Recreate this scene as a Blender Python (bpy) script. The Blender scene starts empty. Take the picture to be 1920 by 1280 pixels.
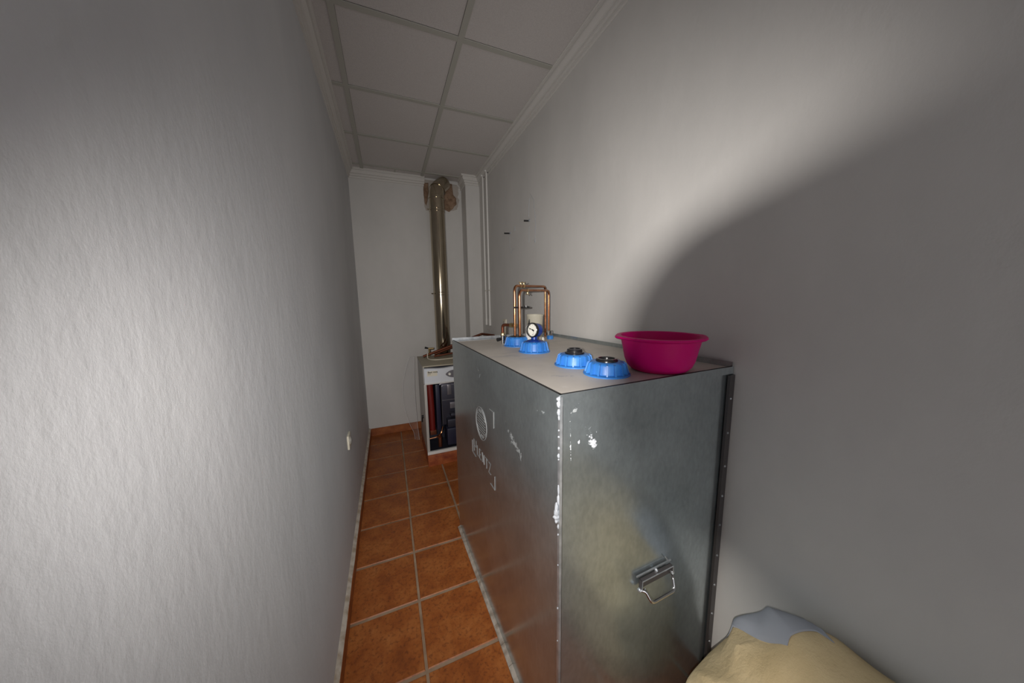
import bpy, bmesh, math, random
from mathutils import Vector, Matrix, noise
random.seed(7)
S = bpy.context.scene
COL = S.collection

# ------------------------------------------------------------------ camera
cd = bpy.data.cameras.new('camera'); cam = bpy.data.objects.new('camera', cd); COL.objects.link(cam)
cam.location = (0, 0, 1.5452); cam.rotation_euler = (1.43253, 0.01506, -0.38833)
cd.sensor_width = 36; cd.sensor_fit = 'HORIZONTAL'; cd.lens = 568.43 / 1920 * 36
cd.clip_start = 0.02; cd.clip_end = 60
S.camera = cam
CM = Matrix.Translation(cam.location) @ cam.rotation_euler.to_matrix().to_4x4()

# ------------------------------------------------------------------ world / light
w = bpy.data.worlds.new('world'); S.world = w; w.use_nodes = True
w.node_tree.nodes['Background'].inputs[0].default_value = (0.80, 0.86, 1.0, 1)
w.node_tree.nodes['Background'].inputs[1].default_value = 0.5
FLASH_POS = CM @ Vector((-0.067, 0.009, 0.087))
ld = bpy.data.lights.new('camera_flash', 'SPOT'); fl = bpy.data.objects.new('camera_flash', ld); COL.objects.link(fl)
ld.energy = 80; ld.color = (1.0, 0.95, 0.90); ld.spot_size = math.radians(122); ld.spot_blend = 1.0; ld.shadow_soft_size = 0.006
fl.location = FLASH_POS
aim = CM @ Vector((0.22, -0.20, -2.0))
fl.rotation_euler = (aim - FLASH_POS).to_track_quat('-Z', 'Y').to_euler()
dl_ = bpy.data.lights.new('rear_fill_light', 'AREA'); do_ = bpy.data.objects.new('rear_fill_light', dl_); COL.objects.link(do_)  # fill lamp added in the unseen rear opening to raise the ambient level
dl_.shape = 'RECTANGLE'; dl_.size = 0.85; dl_.size_y = 2.0; dl_.energy = 6; dl_.color = (0.97, 0.98, 1.0)
do_.location = (0.315, -1.95, 1.05); do_.rotation_euler = (math.radians(90), 0, 0)
S.view_settings.view_transform = 'Standard'; S.view_settings.look = 'None'
S.view_settings.gamma = 1; S.view_settings.use_curve_mapping = False
S.view_settings.exposure = 0.45

# ------------------------------------------------------------------ materials
def mat(name, col=(.5, .5, .5), rough=.5, metal=0, **kw):
    m = bpy.data.materials.new(name); m.use_nodes = True
    b = m.node_tree.nodes['Principled BSDF']
    b.inputs['Base Color'].default_value = (*col, 1); b.inputs['Roughness'].default_value = rough
    b.inputs['Metallic'].default_value = metal
    for k, v in kw.items(): b.inputs[k.replace('_', ' ')].default_value = v
    return m
def nodes(m): return m.node_tree.nodes, m.node_tree.links, m.node_tree.nodes['Principled BSDF']
def noise_tex(m, scale, detail=4, rough=.5, stretch=(1, 1, 1), coord='Object'):
    N, L, b = nodes(m)
    tc = N.new('ShaderNodeTexCoord'); mp = N.new('ShaderNodeMapping'); t = N.new('ShaderNodeTexNoise')
    mp.inputs['Scale'].default_value = stretch
    L.new(tc.outputs[coord], mp.inputs['Vector']); L.new(mp.outputs[0], t.inputs['Vector'])
    t.inputs['Scale'].default_value = scale; t.inputs['Detail'].default_value = detail; t.inputs['Roughness'].default_value = rough
    return t.outputs[0]
def ramp(m, src, stops):
    N, L, b = nodes(m); r = N.new('ShaderNodeValToRGB'); L.new(src, r.inputs[0])
    e = r.color_ramp.elements
    while len(e) < len(stops): e.new(.5)
    for i, (p, c) in enumerate(stops):
        e[i].position = p; e[i].color = (*c, 1) if len(c) == 3 else c
    return r.outputs[0]
def bump(m, src, strength=.2, dist=.01, prev=None):
    N, L, b = nodes(m); n = N.new('ShaderNodeBump'); n.inputs['Strength'].default_value = strength; n.inputs['Distance'].default_value = dist
    L.new(src, n.inputs['Height'])
    if prev: L.new(prev, n.inputs['Normal'])
    L.new(n.outputs[0], b.inputs['Normal']); return n.outputs[0]
def mix(m, fac, a, b_):
    N, L, b = nodes(m); x = N.new('ShaderNodeMix'); x.data_type = 'RGBA'
    if isinstance(fac, float): x.inputs[0].default_value = fac
    else: L.new(fac, x.inputs[0])
    for i, v in ((6, a), (7, b_)):
        if isinstance(v, tuple): x.inputs[i].default_value = (*v, 1)
        else: L.new(v, x.inputs[i])
    return x.outputs[2]
def setc(m, out, sock='Base Color'): m.node_tree.links.new(out, nodes(m)[2].inputs[sock])
def gray(v): return (v, v, v)

def wall_mat(name, c1, c2, bs=.25):
    m = mat(name, c1, .85)
    a = noise_tex(m, 2.2, 5, .6, (1, 1, .6)); setc(m, ramp(m, a, [(.3, c1), (.72, c2)]))
    f = noise_tex(m, 38, 5, .65, (1, 1, .6)); n = bump(m, f, bs * .9, .0035)
    g = noise_tex(m, 6, 3, .5, (1, 1, .5)); bump(m, g, .16, .014, n)
    return m
M = {}
M['wall'] = wall_mat('white_plaster', (.60, .59, .57), (.68, .665, .64))
M['wall_left'] = wall_mat('cool_white_plaster', (.57, .58, .60), (.66, .665, .68), .35)
M['panel'] = mat('ceiling_panel', (.60, .57, .56), .9)
setc(M['panel'], ramp(M['panel'], noise_tex(M['panel'], 260, 3, .7), [(.3, (.53, .50, .49)), (.6, (.62, .59, .57))]))
bump(M['panel'], noise_tex(M['panel'], 300, 3, .7), .25, .002)
M['tbar'] = mat('ceiling_tbar', (.44, .435, .39), .6)
M['cornice'] = mat('plaster_cornice', (.66, .64, .61), .8)
bump(M['cornice'], noise_tex(M['cornice'], 60, 3), .15, .002)
# terracotta floor tile: colour varies tile to tile
t = M['tile'] = mat('terracotta_tile', (.35, .10, .03), .5)
blot = noise_tex(t, 7, 7, .68); fine = noise_tex(t, 60, 5, .7)
c = ramp(t, blot, [(.26, (.20, .052, .012)), (.46, (.335, .095, .018)), (.62, (.42, .14, .032)), (.8, (.46, .19, .07))])
c2 = mix(t, ramp(t, fine, [(.33, gray(.75)), (.5, gray(0))]), c, (.13, .035, .010)); setc(t, c2)
setc(t, ramp(t, blot, [(.3, gray(.38)), (.7, gray(.55))]), 'Roughness')
bump(t, fine, .12, .002, bump(t, blot, .2, .004))
M['grout'] = mat('floor_grout', (.25, .16, .10), .9)
setc(M['grout'], ramp(M['grout'], noise_tex(M['grout'], 9, 4), [(.3, (.24, .15, .09)), (.7, (.40, .29, .20))]))
M['skirt'] = mat('terracotta_skirting', (.30, .085, .022), .5)
setc(M['skirt'], ramp(M['skirt'], noise_tex(M['skirt'], 12, 4), [(.3, (.22, .055, .012)), (.7, (.40, .125, .032))]))
M['fillet'] = mat('skirting_plaster_fillet', (.52, .45, .37), .9)
setc(M['fillet'], ramp(M['fillet'], noise_tex(M['fillet'], 25, 4), [(.35, (.40, .32, .24)), (.6, (.60, .54, .47))]))

def splashes(m, col, spots, metal=.88):
    N, L, b = nodes(m)
    met = None
    for (cx, cy, cz, rx, ry, rz, ang, sc, th, amount, scol) in spots:
        tc = N.new('ShaderNodeTexCoord')
        sub = N.new('ShaderNodeVectorMath'); sub.operation = 'SUBTRACT'; sub.inputs[1].default_value = (cx - .749, cy - 1.295, cz)   # the tank's own origin
        L.new(tc.outputs['Object'], sub.inputs[0])
        mp = N.new('ShaderNodeMapping'); mp.inputs['Rotation'].default_value = ang
        L.new(sub.outputs[0], mp.inputs['Vector'])
        dv = N.new('ShaderNodeVectorMath'); dv.operation = 'DIVIDE'; dv.inputs[1].default_value = (rx, ry, rz)
        L.new(mp.outputs[0], dv.inputs[0])
        ln = N.new('ShaderNodeVectorMath'); ln.operation = 'LENGTH'; L.new(dv.outputs[0], ln.inputs[0])
        nt = N.new('ShaderNodeTexNoise'); nt.inputs['Scale'].default_value = sc; nt.inputs['Detail'].default_value = 6; nt.inputs['Roughness'].default_value = .7
        L.new(mp.outputs[0], nt.inputs['Vector'])
        ma = N.new('ShaderNodeMath'); ma.operation = 'MULTIPLY_ADD'; ma.inputs[1].default_value = -.30; L.new(ln.outputs['Value'], ma.inputs[0]); L.new(nt.outputs[0], ma.inputs[2])
        fac = ramp(m, ma.outputs[0], [(th, gray(0)), (th + .04, gray(amount))])
        col = mix(m, fac, col, scol)
        if met is None: met = fac
        else:
            mx = N.new('ShaderNodeMath'); mx.operation = 'MAXIMUM'; L.new(met, mx.inputs[0]); L.new(fac, mx.inputs[1]); met = mx.outputs[0]
    inv = N.new('ShaderNodeMath'); inv.operation = 'SUBTRACT'; inv.inputs[0].default_value = metal; L.new(met, inv.inputs[1]); inv.use_clamp = True
    L.new(inv.outputs[0], b.inputs['Metallic'])
    return col
def zinc(name, base=(.47, .53, .55), rough=(.17, .27), spots=None, dull=.0):
    m = mat(name, base, .3, .88)
    a = noise_tex(m, 3.2, 6, .62); f = noise_tex(m, 70, 4, .7, (1, 1, .5))
    hi = tuple(x * 1.28 for x in base); lo = tuple(x * .78 for x in base)
    col = mix(m, .35, ramp(m, a, [(.3, lo), (.7, hi)]), ramp(m, f, [(.35, lo), (.65, hi)]))
    if spots: col = splashes(m, col, spots)
    setc(m, col)
    setc(m, ramp(m, a, [(.3, gray(rough[0])), (.7, gray(rough[1]))]), 'Roughness')
    bump(m, a, .05, .01, bump(m, f, .04, .001))
    return m
M['zinc'] = zinc('galvanised_sheet')
M['zinc_side'] = zinc('galvanised_sheet_scratched', spots=[
    (.385, .970, 1.030, .08, .150, .036, (math.radians(-27), 0, 0), 55, .40, .40, (.62, .63, .65)),
    (.385, 1.35, 1.20, .05, .20, .07, (0, 0, 0), 34, .50, .25, (.55, .57, .60)),
    (.385, .76, 1.22, .05, .05, .05, (math.radians(-40), 0, 0), 50, .44, .28, (.60, .62, .65))])
M['zinc_front'] = zinc('galvanised_sheet_paint_splashed', spots=[
    (.512, .665, 1.150, .030, .08, .080, (0, math.radians(31), 0), 75, .43, .95, (.56, .58, .62)),
    (.468, .665, 1.152, .006, .05, .007, (0, 0, 0), 80, .30, .9, (.6, .62, .66)),
    (.455, .665, 1.250, .040, .05, .012, (0, math.radians(35), 0), 60, .42, .4, (.62, .62, .62)),
    (.44, .665, 1.15, .004, .05, .14, (0, math.radians(2), 0), 130, .45, .7, (.66, .68, .70))])
M['zinc_light'] = mat('zinc_edge', (.52, .55, .57), .35, .8)
setc(M['zinc_light'], ramp(M['zinc_light'], noise_tex(M['zinc_light'], 30, 4), [(.3, (.40, .43, .45)), (.7, (.66, .69, .72))]))
M['dustmetal'] = mat('dusty_flange', (.44, .39, .33), .7, .1)
setc(M['dustmetal'], ramp(M['dustmetal'], noise_tex(M['dustmetal'], 30, 4), [(.35, (.30, .25, .20)), (.6, (.52, .47, .41))]))
M['zinc_dark'] = mat('zinc_flange', (.13, .12, .12), .42, .7)
# dusty tank top
m = M['top'] = mat('dusty_zinc_top', (.5, .46, .42), .6, .15)
d = noise_tex(m, 3.5, 6, .6, (1, .8, 1)); d2 = noise_tex(m, 9, 6, .7, (.6, 2.2, 1))
cc = ramp(m, d, [(.3, (.53, .495, .45)), (.7, (.66, .62, .565))])
cc = mix(m, ramp(m, d2, [(.60, gray(0)), (.68, gray(.5))]), cc, (.36, .36, .38))
cc = splashes(m, cc, [(.515, .845, 1.292, .075, .018, .05, (0, 0, math.radians(20)), 40, .40, .55, (.27, .28, .34)), (.46, .74, 1.292, .03, .06, .05, (0, 0, 0), 40, .45, .3, (.62, .60, .57)),
    (.52, 1.25, 1.292, .10, .13, .05, (0, 0, math.radians(-10)), 26, .47, .35, (.33, .34, .36)), (.44, 1.60, 1.292, .12, .12, .05, (0, 0, 0), 30, .46, .3, (.62, .60, .57)), (.60, 1.70, 1.292, .25, .06, .05, (0, 0, 0), 22, .45, .35, (.36, .36, .36))], .15); setc(m, cc)
bump(m, d2, .08, .003)
M['sealant'] = mat('white_sealant', (.34, .36, .39), .5)
M['stamp'] = mat('stamped_zinc_edge', (.29, .29, .29), .6, .1)
m = M['blue'] = mat('blue_plastic', (.045, .25, .74), .38); bump(m, noise_tex(m, 60, 3), .08, .002)
setc(m, ramp(m, noise_tex(m, 14, 5, .7), [(.3, (.022, .15, .50)), (.62, (.040, .215, .60)), (.85, (.13, .29, .56))]))
M['blue_dark'] = mat('dark_blue_plastic', (.008, .035, .23), .22)
M['black'] = mat('black_rubber', (.012, .012, .014), .25)
M['blackmat'] = mat('black_plastic', (.02, .02, .022), .5)
M['chrome'] = mat('chrome', (.62, .62, .62), .15, 1)
m = M['copper'] = mat('copper', (.62, .27, .12), .24, 1)
setc(m, ramp(m, noise_tex(m, 22, 5, .7), [(.3, (.26, .095, .04)), (.6, (.50, .235, .12))]))
M['copper_dull'] = mat('dull_copper', (.17, .055, .028), .45, .7)
M['brass'] = mat('brass', (.62, .48, .24), .3, 1)
m = M['pink'] = mat('magenta_plastic', (.62, .0015, .175), .5, 0, Specular_IOR_Level=.25, Subsurface_Weight=.35, Subsurface_Radius=(.03, .004, .012), Subsurface_Scale=.6)
M['dial'] = mat('gauge_dial', (.80, .79, .72), .5)
M['glass'] = mat('clear_glass', (1, 1, 1), .02, 0, Transmission_Weight=1.0, IOR=1.45)
m = M['pot'] = mat('milky_plastic', (.60, .57, .47), .3, 0, Transmission_Weight=.25, IOR=1.3)
M['cream'] = mat('cream_paint', (.50, .48, .43), .45)
M['boiler_side'] = mat('boiler_side_paint', (.46, .44, .41), .4)
M['boiler_top'] = mat('boiler_top_paint', (.36, .32, .235), .5)
M['boiler_face'] = mat('boiler_front_paint', (.66, .69, .74), .4)
M['cast'] = mat('dark_cast_iron', (.045, .045, .065), .45, .5)
M['cast_trim'] = mat('grey_metal_strip', (.30, .29, .32), .35, .7)
M['navy'] = mat('navy_plastic', (.016, .018, .042), .4)
M['red'] = mat('red_insulation', (.15, .008, .005), .5)
M['brick'] = mat('red_plinth_brick', (.36, .085, .022), .6)
setc(M['brick'], ramp(M['brick'], noise_tex(M['brick'], 14, 4), [(.3, (.20, .035, .012)), (.7, (.46, .13, .035))]))
m = M['steel'] = mat('stainless_flue', (.50, .435, .325), .13, 1)
setc(m, ramp(m, noise_tex(m, 5, 4, .6, (1, 1, .3)), [(.3, (.40, .335, .24)), (.7, (.58, .51, .40))]))
m = M['foam'] = mat('brown_foam_filler', (.30, .19, .125), .95)
setc(m, ramp(m, noise_tex(m, 16, 6, .7), [(.3, (.19, .11, .065)), (.6, (.36, .24, .16)), (.8, (.48, .38, .29))]))
bump(m, noise_tex(m, 45, 5, .7), .9, .012)
M['rawplaster'] = mat('raw_plaster', (.46, .42, .38), .95)
M['ivory'] = mat('ivory_plastic', (.72, .68, .56), .4)
M['white'] = mat('white_plastic', (.74, .73, .70), .4)
M['dark'] = mat('dark_hole', (.01, .01, .01), .8)
m = M['cloth'] = mat('cream_cotton', (.57, .47, .31), .9)
setc(m, ramp(m, noise_tex(m, 5, 4), [(.3, (.54, .41, .22)), (.7, (.66, .53, .32))]))
bump(m, noise_tex(m, 14, 5, .65), .5, .02)
M['cloth_grey'] = mat('blue_grey_cotton', (.36, .38, .43), .9)
m = M['film'] = bpy.data.materials.new('clear_plastic_film'); m.use_nodes = True
N, L = m.node_tree.nodes, m.node_tree.links
b = N['Principled BSDF']; b.inputs['Base Color'].default_value = (.8, .8, .82, 1); b.inputs['Roughness'].default_value = .15
tr = N.new('ShaderNodeBsdfTransparent'); mx = N.new('ShaderNodeMixShader'); mx.inputs[0].default_value = .09
L.new(tr.outputs[0], mx.inputs[1]); L.new(b.outputs[0], mx.inputs[2]); L.new(mx.outputs[0], N['Material Output'].inputs['Surface'])
M['film_edge'] = mat('plastic_film_edge', (.75, .75, .77), .3, 0, Alpha=.45)

# ------------------------------------------------------------------ mesh helpers
def BM(): return bmesh.new()
def box(bm, lo, hi, bev=0):
    r = bmesh.ops.create_cube(bm, size=1); vs = r['verts']
    for v in vs:
        v.co = Vector([lo[i] + (hi[i] - lo[i]) * (v.co[i] + .5) for i in range(3)])
    if bev:
        es = list({e for v in vs for e in v.link_edges})
        bmesh.ops.bevel(bm, geom=es, offset=bev, segments=2, affect='EDGES', profile=.6)
    return vs
def hexa(bm, pts):   # 8 pts bottom 4 then top 4
    v = [bm.verts.new(p) for p in pts]
    for f in ((3, 2, 1, 0), (4, 5, 6, 7), (0, 1, 5, 4), (1, 2, 6, 5), (2, 3, 7, 6), (3, 0, 4, 7)): bm.faces.new([v[i] for i in f])
    return v
def frame(d):
    d = d.normalized(); u = Vector((0, 0, 1)) if abs(d.z) < .9 else Vector((1, 0, 0))
    a = d.cross(u).normalized(); return a, d.cross(a).normalized()
def tube(bm, pts, r, seg=12, cap=True, closed=False):
    pts = [Vector(p) for p in pts]; n = len(pts); rings = []
    rs = r if isinstance(r, (list, tuple)) else [r] * n
    a = None
    for i, p in enumerate(pts):
        if closed: d = pts[(i + 1) % n] - pts[i - 1]
        else: d = pts[min(i + 1, n - 1)] - pts[max(i - 1, 0)]
        d.normalize()
        if a is None: a, b_ = frame(d)
        else:
            a = (a - d * a.dot(d)).normalized(); b_ = d.cross(a)
        rings.append([bm.verts.new(p + (a * math.cos(t) + b_ * math.sin(t)) * rs[i]) for t in [2 * math.pi * k / seg for k in range(seg)]])
    for i in range(n if closed else n - 1):
        A, B = rings[i], rings[(i + 1) % n]
        for k in range(seg): bm.faces.new((A[k], A[(k + 1) % seg], B[(k + 1) % seg], B[k]))
    if cap and not closed:
        bm.faces.new(rings[0][::-1]); bm.faces.new(rings[-1])
def fillet(pts, r, n=6):
    pts = [Vector(p) for p in pts]; out = [pts[0]]
    for i in range(1, len(pts) - 1):
        a = (pts[i - 1] - pts[i]); b_ = (pts[i + 1] - pts[i]); rr = min(r, a.length * .48, b_.length * .48)
        p0 = pts[i] + a.normalized() * rr; p1 = pts[i] + b_.normalized() * rr
        for k in range(n + 1):
            t_ = k / n; out.append((1 - t_) ** 2 * p0 + 2 * t_ * (1 - t_) * pts[i] + t_ ** 2 * p1)
    out.append(pts[-1]); return out
def lathe(bm, prof, c=(0, 0, 0), seg=48, axis=None, rfun=None):
    """prof: list of (r, z). axis: matrix 3x3 columns for orientation"""
    R = axis or Matrix.Identity(3); c = Vector(c); rings = []
    for r, z in prof:
        ring = []
        for k in range(seg):
            t_ = 2 * math.pi * k / seg; rr = r if rfun is None else rfun(r, z, t_)
            ring.append(bm.verts.new(c + R @ Vector((rr * math.cos(t_), rr * math.sin(t_), z))))
        rings.append(ring)
    for A, B in zip(rings, rings[1:]):
        for k in range(seg): bm.faces.new((A[k], A[(k + 1) % seg], B[(k + 1) % seg], B[k]))
    if prof[0][0] > 1e-5: bm.faces.new(rings[0][::-1])
    if prof[-1][0] > 1e-5: bm.faces.new(rings[-1])
    bmesh.ops.remove_doubles(bm, verts=bm.verts, dist=1e-6)
def obj(name, bm, m, parent=None, smooth=True, kind=None, label=None, cat=None, group=None, recalc=True):
    if recalc: bmesh.ops.recalc_face_normals(bm, faces=bm.faces)
    me = bpy.data.meshes.new(name); bm.to_mesh(me); bm.free()
    me.materials.append(m)
    if smooth:
        for p in me.polygons: p.use_smooth = True
        try: me.set_sharp_from_angle(angle=math.radians(35))
        except Exception: pass
    o = bpy.data.objects.new(name, me); COL.objects.link(o)
    if parent: o.parent = parent; o.matrix_parent_inverse = Matrix.Identity(4); 
    if parent:
        P = parent; off = Vector((0, 0, 0))
        while P is not None: off += P.location; P = P.parent
        # mesh coords are given in world space: shift them into the parent's space
        me.transform(Matrix.Translation(-off))
    if kind: o['kind'] = kind
    if label: o['label'] = label
    if cat: o['category'] = cat
    if group: o['group'] = group
    return o
def thing(name, label, cat, loc=(0, 0, 0), group=None):
    o = bpy.data.objects.new(name, None); COL.objects.link(o); o.location = loc; o.empty_display_size = .05
    o['label'] = label; o['category'] = cat
    if group: o['group'] = group
    return o
def axis_to(d):
    return Vector(d).to_track_quat('Z', 'Y').to_matrix()
def sm(x, a, b_):
    t_ = max(0, min(1, (x - a) / (b_ - a))); return t_ * t_ * (3 - 2 * t_)

# ------------------------------------------------------------------ room shell
XL, XR, YB, YF, H = -.287, 1.052, 3.715, -1.9, 2.905
def xr(y, z):   # the right wall leans slightly out of plumb towards the near end
    return XR + .088 * sm(2.25 - y, 0, 1.75) * sm(2.95 - z, 0, 1.7)
bm = BM()                                    # right wall, thick, gently uneven
ny, nz = 40, 20; th = .12
g = [[bm.verts.new((xr(y, z), y, z)) for z in [H + .1 - (H + .1) * k / nz for k in range(nz + 1)]] for y in [YF + (YB + .12 - YF) * i / ny for i in range(ny + 1)]]
g2 = [[bm.verts.new((XR + .25, v.co.y, v.co.z)) for v in col] for col in g]
for i in range(ny):
    for k in range(nz):
        bm.faces.new((g[i][k], g[i + 1][k], g[i + 1][k + 1], g[i][k + 1])); bm.faces.new((g2[i][k], g2[i][k + 1], g2[i + 1][k + 1], g2[i + 1][k]))
for i in range(ny):
    bm.faces.new((g[i][0], g2[i][0], g2[i + 1][0], g[i + 1][0])); bm.faces.new((g[i][nz], g[i + 1][nz], g2[i + 1][nz], g2[i][nz]))
for k in range(nz):
    bm.faces.new((g[0][k], g[0][k + 1], g2[0][k + 1], g2[0][k])); bm.faces.new((g[ny][k], g2[ny][k], g2[ny][k + 1], g[ny][k + 1]))
wall_r = obj('wall_right', bm, M['wall'], kind='structure')
bm = BM(); box(bm, (XL - .15, YF, 0), (XL, YB + .12, H + .1)); obj('wall_left', bm, M['wall_left'], kind='structure', smooth=False)
bm = BM(); box(bm, (XL, YB, 0), (XR, YB + .12, H + .1)); wall_b = obj('wall_back', bm, M['wall'], kind='structure', smooth=False)
bm = BM(); box(bm, (.892, 3.505, 0), (XR, YB, H)); obj('wall_pillar', bm, M['wall'], kind='structure', smooth=False)
# near end: wall with a doorway the photographer stands in front of
bm = BM(); box(bm, (XL - .15, YF - .12, 0), (-.12, YF, H + .1)); box(bm, (.75, YF - .12, 0), (XR + .25, YF, H + .1)); box(bm, (-.12, YF - .12, 2.08), (.75, YF, H + .1))
obj('wall_front', bm, M['wall'], kind='structure', smooth=False)

# floor
bm = BM(); P = .3306; fx, fy = .0539, 3.4509; G = .0058
i0, i1 = -2, 4; j0, j1 = -17, 1
for i in range(i0, i1):
    for j in range(j0, j1):
        x0, x1 = fx + i * P + G, fx + (i + 1) * P - G; y0, y1 = fy + (j) * P + G, fy + (j + 1) * P - G
        x0, x1 = max(x0, XL + .0), min(x1, XR + .1); y1 = min(y1, YB)
        if x1 - x0 < .01 or y1 - y0 < .01: continue
        b_ = .004; dz = random.uniform(-.0006, .0006); jx = [random.uniform(-.001, .001) for _ in range(4)]
        x0 += jx[0]; x1 += jx[1]; y0 += jx[2]; y1 += jx[3]
        lo = [(x0, y0, -.01), (x1, y0, -.01), (x1, y1, -.01), (x0, y1, -.01)]
        mid = [(x, y, -.0035) for x, y, _ in lo]
        tp = [(x0 + b_, y0 + b_, dz), (x1 - b_, y0 + b_, dz), (x1 - b_, y1 - b_, dz), (x0 + b_, y1 - b_, dz)]
        R = [[bm.verts.new(p) for p in ring] for ring in (lo, mid, tp)]
        for A, B in zip(R, R[1:]):
            for k in range(4): bm.faces.new((A[k], A[(k + 1) % 4], B[(k + 1) % 4], B[k]))
        bm.faces.new(R[2])
floor = obj('floor', bm, M['tile'], kind='structure', smooth=False)
bm = BM(); box(bm, (XL - .15, YF - .12, -.12), (XR + .25, YB + .12, -.003)); obj('floor_grout', bm, M['grout'], floor, smooth=False)

# ceiling: panels lying on exposed T bars
bm = BM(); cx0, cy0, CP = -.1507, 1.7616, .6
for i in range(-1, 3):
    for j in range(-7, 4):
        x0, x1 = cx0 + i * CP, cx0 + (i + 1) * CP; y0, y1 = cy0 + j * CP, cy0 + (j + 1) * CP
        x0, x1 = max(x0, XL), min(x1, XR); y0, y1 = max(y0, YF), min(y1, YB)
        if x1 - x0 < .02 or y1 - y0 < .02: continue
        box(bm, (x0 + .0158, y0 + .0158, H + .001), (x1 - .0158, y1 - .0158, H + .02))
ceil = obj('ceiling', bm, M['panel'], kind='structure', smooth=False)
bm = BM(); hb = .015
for i in range(0, 3):
    x = cx0 + i * CP
    if x > XR: continue
    box(bm, (x - hb, YF, H - .005), (x + hb, YB, H + .0)); 
for j in range(-6, 4):
    y = cy0 + j * CP
    box(bm, (XL, y - hb, H - .0048), (XR, y + hb, H - .0002))
box(bm, (.16, YB - .15, H - .001), (.175, YB, H + .004))
obj('ceiling_grid', bm, M['tbar'], ceil, smooth=False)
bm = BM(); box(bm, (XL - .15, YF - .12, H + .02), (XR + .25, YB + .12, H + .1)); obj('ceiling_slab', bm, M['dark'], ceil, smooth=False)

# cornices (profile: distance from wall, depth under ceiling)
PROF = [(0, .090), (.010, .090), (.012, .078), (.006, .074), (.006, .070), (.018, .066), (.020, .056), (.014, .053), (.014, .049), (.026, .044), (.038, .028), (.040, .024), (.034, .020), (.036, .014), (.048, .014), (.050, .006), (.057, .006), (.057, -.004), (0, -.004)]
def cornice(name, path):
    """path: list of (point, inward normals blended) in plan"""
    bm = BM(); rings = []
    for (x, y, nx, ny_) in path: rings.append([bm.verts.new((x + nx * d_, y + ny_ * d_, H - h_)) for d_, h_ in PROF])
    for A, B in zip(rings, rings[1:]):
        n = len(PROF)
        for k in range(n): bm.faces.new((A[k], A[(k + 1) % n], B[(k + 1) % n], B[k]))
    bm.faces.new(rings[0]); bm.faces.new(rings[-1][::-1])
    return obj(name, bm, M['cornice'], kind='structure', smooth=False)
cornice('trim_1', [(XL, YF, 1, 0), (XL, YB, 1, -1), (.475, YB, 0, -1)])
cornice('trim_2', [(.860, YB, 0, -1), (.892, YB, -1, -1), (.892, 3.505, -1, -1), (XR, 3.505, -1, -1), (XR, YF, -1, 0)])

# baseboards
bm = BM(); SK = .020; SH = .082
box(bm, (XL, YF, 0), (XL + SK, YB, SH))
bl = obj('baseboard_left', bm, M['skirt'], kind='structure', smooth=False)
bm = BM(); n = 90
for (za, zb) in ((SH, SH + .009),):
    prev = None
    for i in range(n + 1):
        y = YF + (YB - YF) * i / n; wdt = SK - .001 + .003 * noise.noise(Vector((y * 7, 0, 3)))
        ring = [bm.verts.new(p) for p in ((XL, y, za), (XL + wdt, y, za), (XL + wdt - .003, y, za + .004), (XL, y, zb + .004))]
        if prev:
            for k in range(4): bm.faces.new((prev[k], prev[(k + 1) % 4], ring[(k + 1) % 4], ring[k]))
        prev = ring
obj('plaster_fillet', bm, M['fillet'], bl)
bm = BM(); box(bm, (XL + SK, YB - .012, 0), (.892, YB, .085)); obj('baseboard_back', bm, M['skirt'], kind='structure', smooth=False)

# ------------------------------------------------------------------ oil tank
A = Vector((.402, .662, 0)); B = Vector((.366, 1.906, 0)); C = Vector((1.132, .684, 0)); D = Vector((1.030, 1.906, 0)); TH = 1.296
tank = thing('oil_tank', 'large galvanised sheet-metal tank with blue caps on top standing along the right wall', 'tank', ((A + C) / 2 + (B - A) / 2))
def plate(name, p, q, z0, z1, t_, m, inset=0):
    bm = BM(); d = (q - p).normalized(); n_ = Vector((-d.y, d.x, 0)) * t_
    p, q = p + d * inset, q - d * inset
    hexa(bm, [Vector((*v.xy, z0)) for v in (p, q, q + n_, p + n_)] + [Vector((*v.xy, z1)) for v in (p, q, q + n_, p + n_)])
    return obj(name, bm, m, tank, smooth=False)
side = plate('side_panel', B, A, 0, TH - .002, .0015, M['zinc_side'])
front = plate('front_panel', A + Vector((.003, .004, 0)), C + Vector((-.003, .004, 0)), 0.0, TH - .002, .0015, M['zinc_front'])
plate('side_panel', C, D, 0, TH - .002, .0015, M['zinc'])
plate('back_panel', D, B, 0, TH - .002, .0015, M['zinc'])
bm = BM(); i_ = .004
hexa(bm, [Vector((*v.xy, TH - .010)) for v in (A, C, D, B)] + [Vector((*v.xy, TH - .004)) for v in (A, C, D, B)])
obj('top_panel', bm, M['top'], tank, smooth=False)
# rims: low folded strip on the left and front, upright lip on the back and right
def strip(name, p, q, z0, z1, t_, m, side_=1):
    bm = BM(); d = (q - p).normalized(); n_ = Vector((-d.y, d.x, 0)) * t_ * side_
    hexa(bm, [Vector((*v.xy, z0)) for v in (p, q, q + n_, p + n_)] + [Vector((*v.xy, z1)) for v in (p, q, q + n_, p + n_)])
    return obj(name, bm, m, tank, smooth=False)
strip('rim', B, A, TH - .030, TH, -.0012, M['zinc'], 1)
strip('rim', A, C, TH - .026, TH, -.0012, M['zinc'], 1)
strip('rim', C + Vector((-.004, 0, 0)), D + Vector((-.004, 0, 0)), TH - .004, TH + .016, .003, M['zinc'], 1)
strip('rim', D, B, TH - .006, TH + .012, .003, M['zinc_light'], 1)
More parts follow.
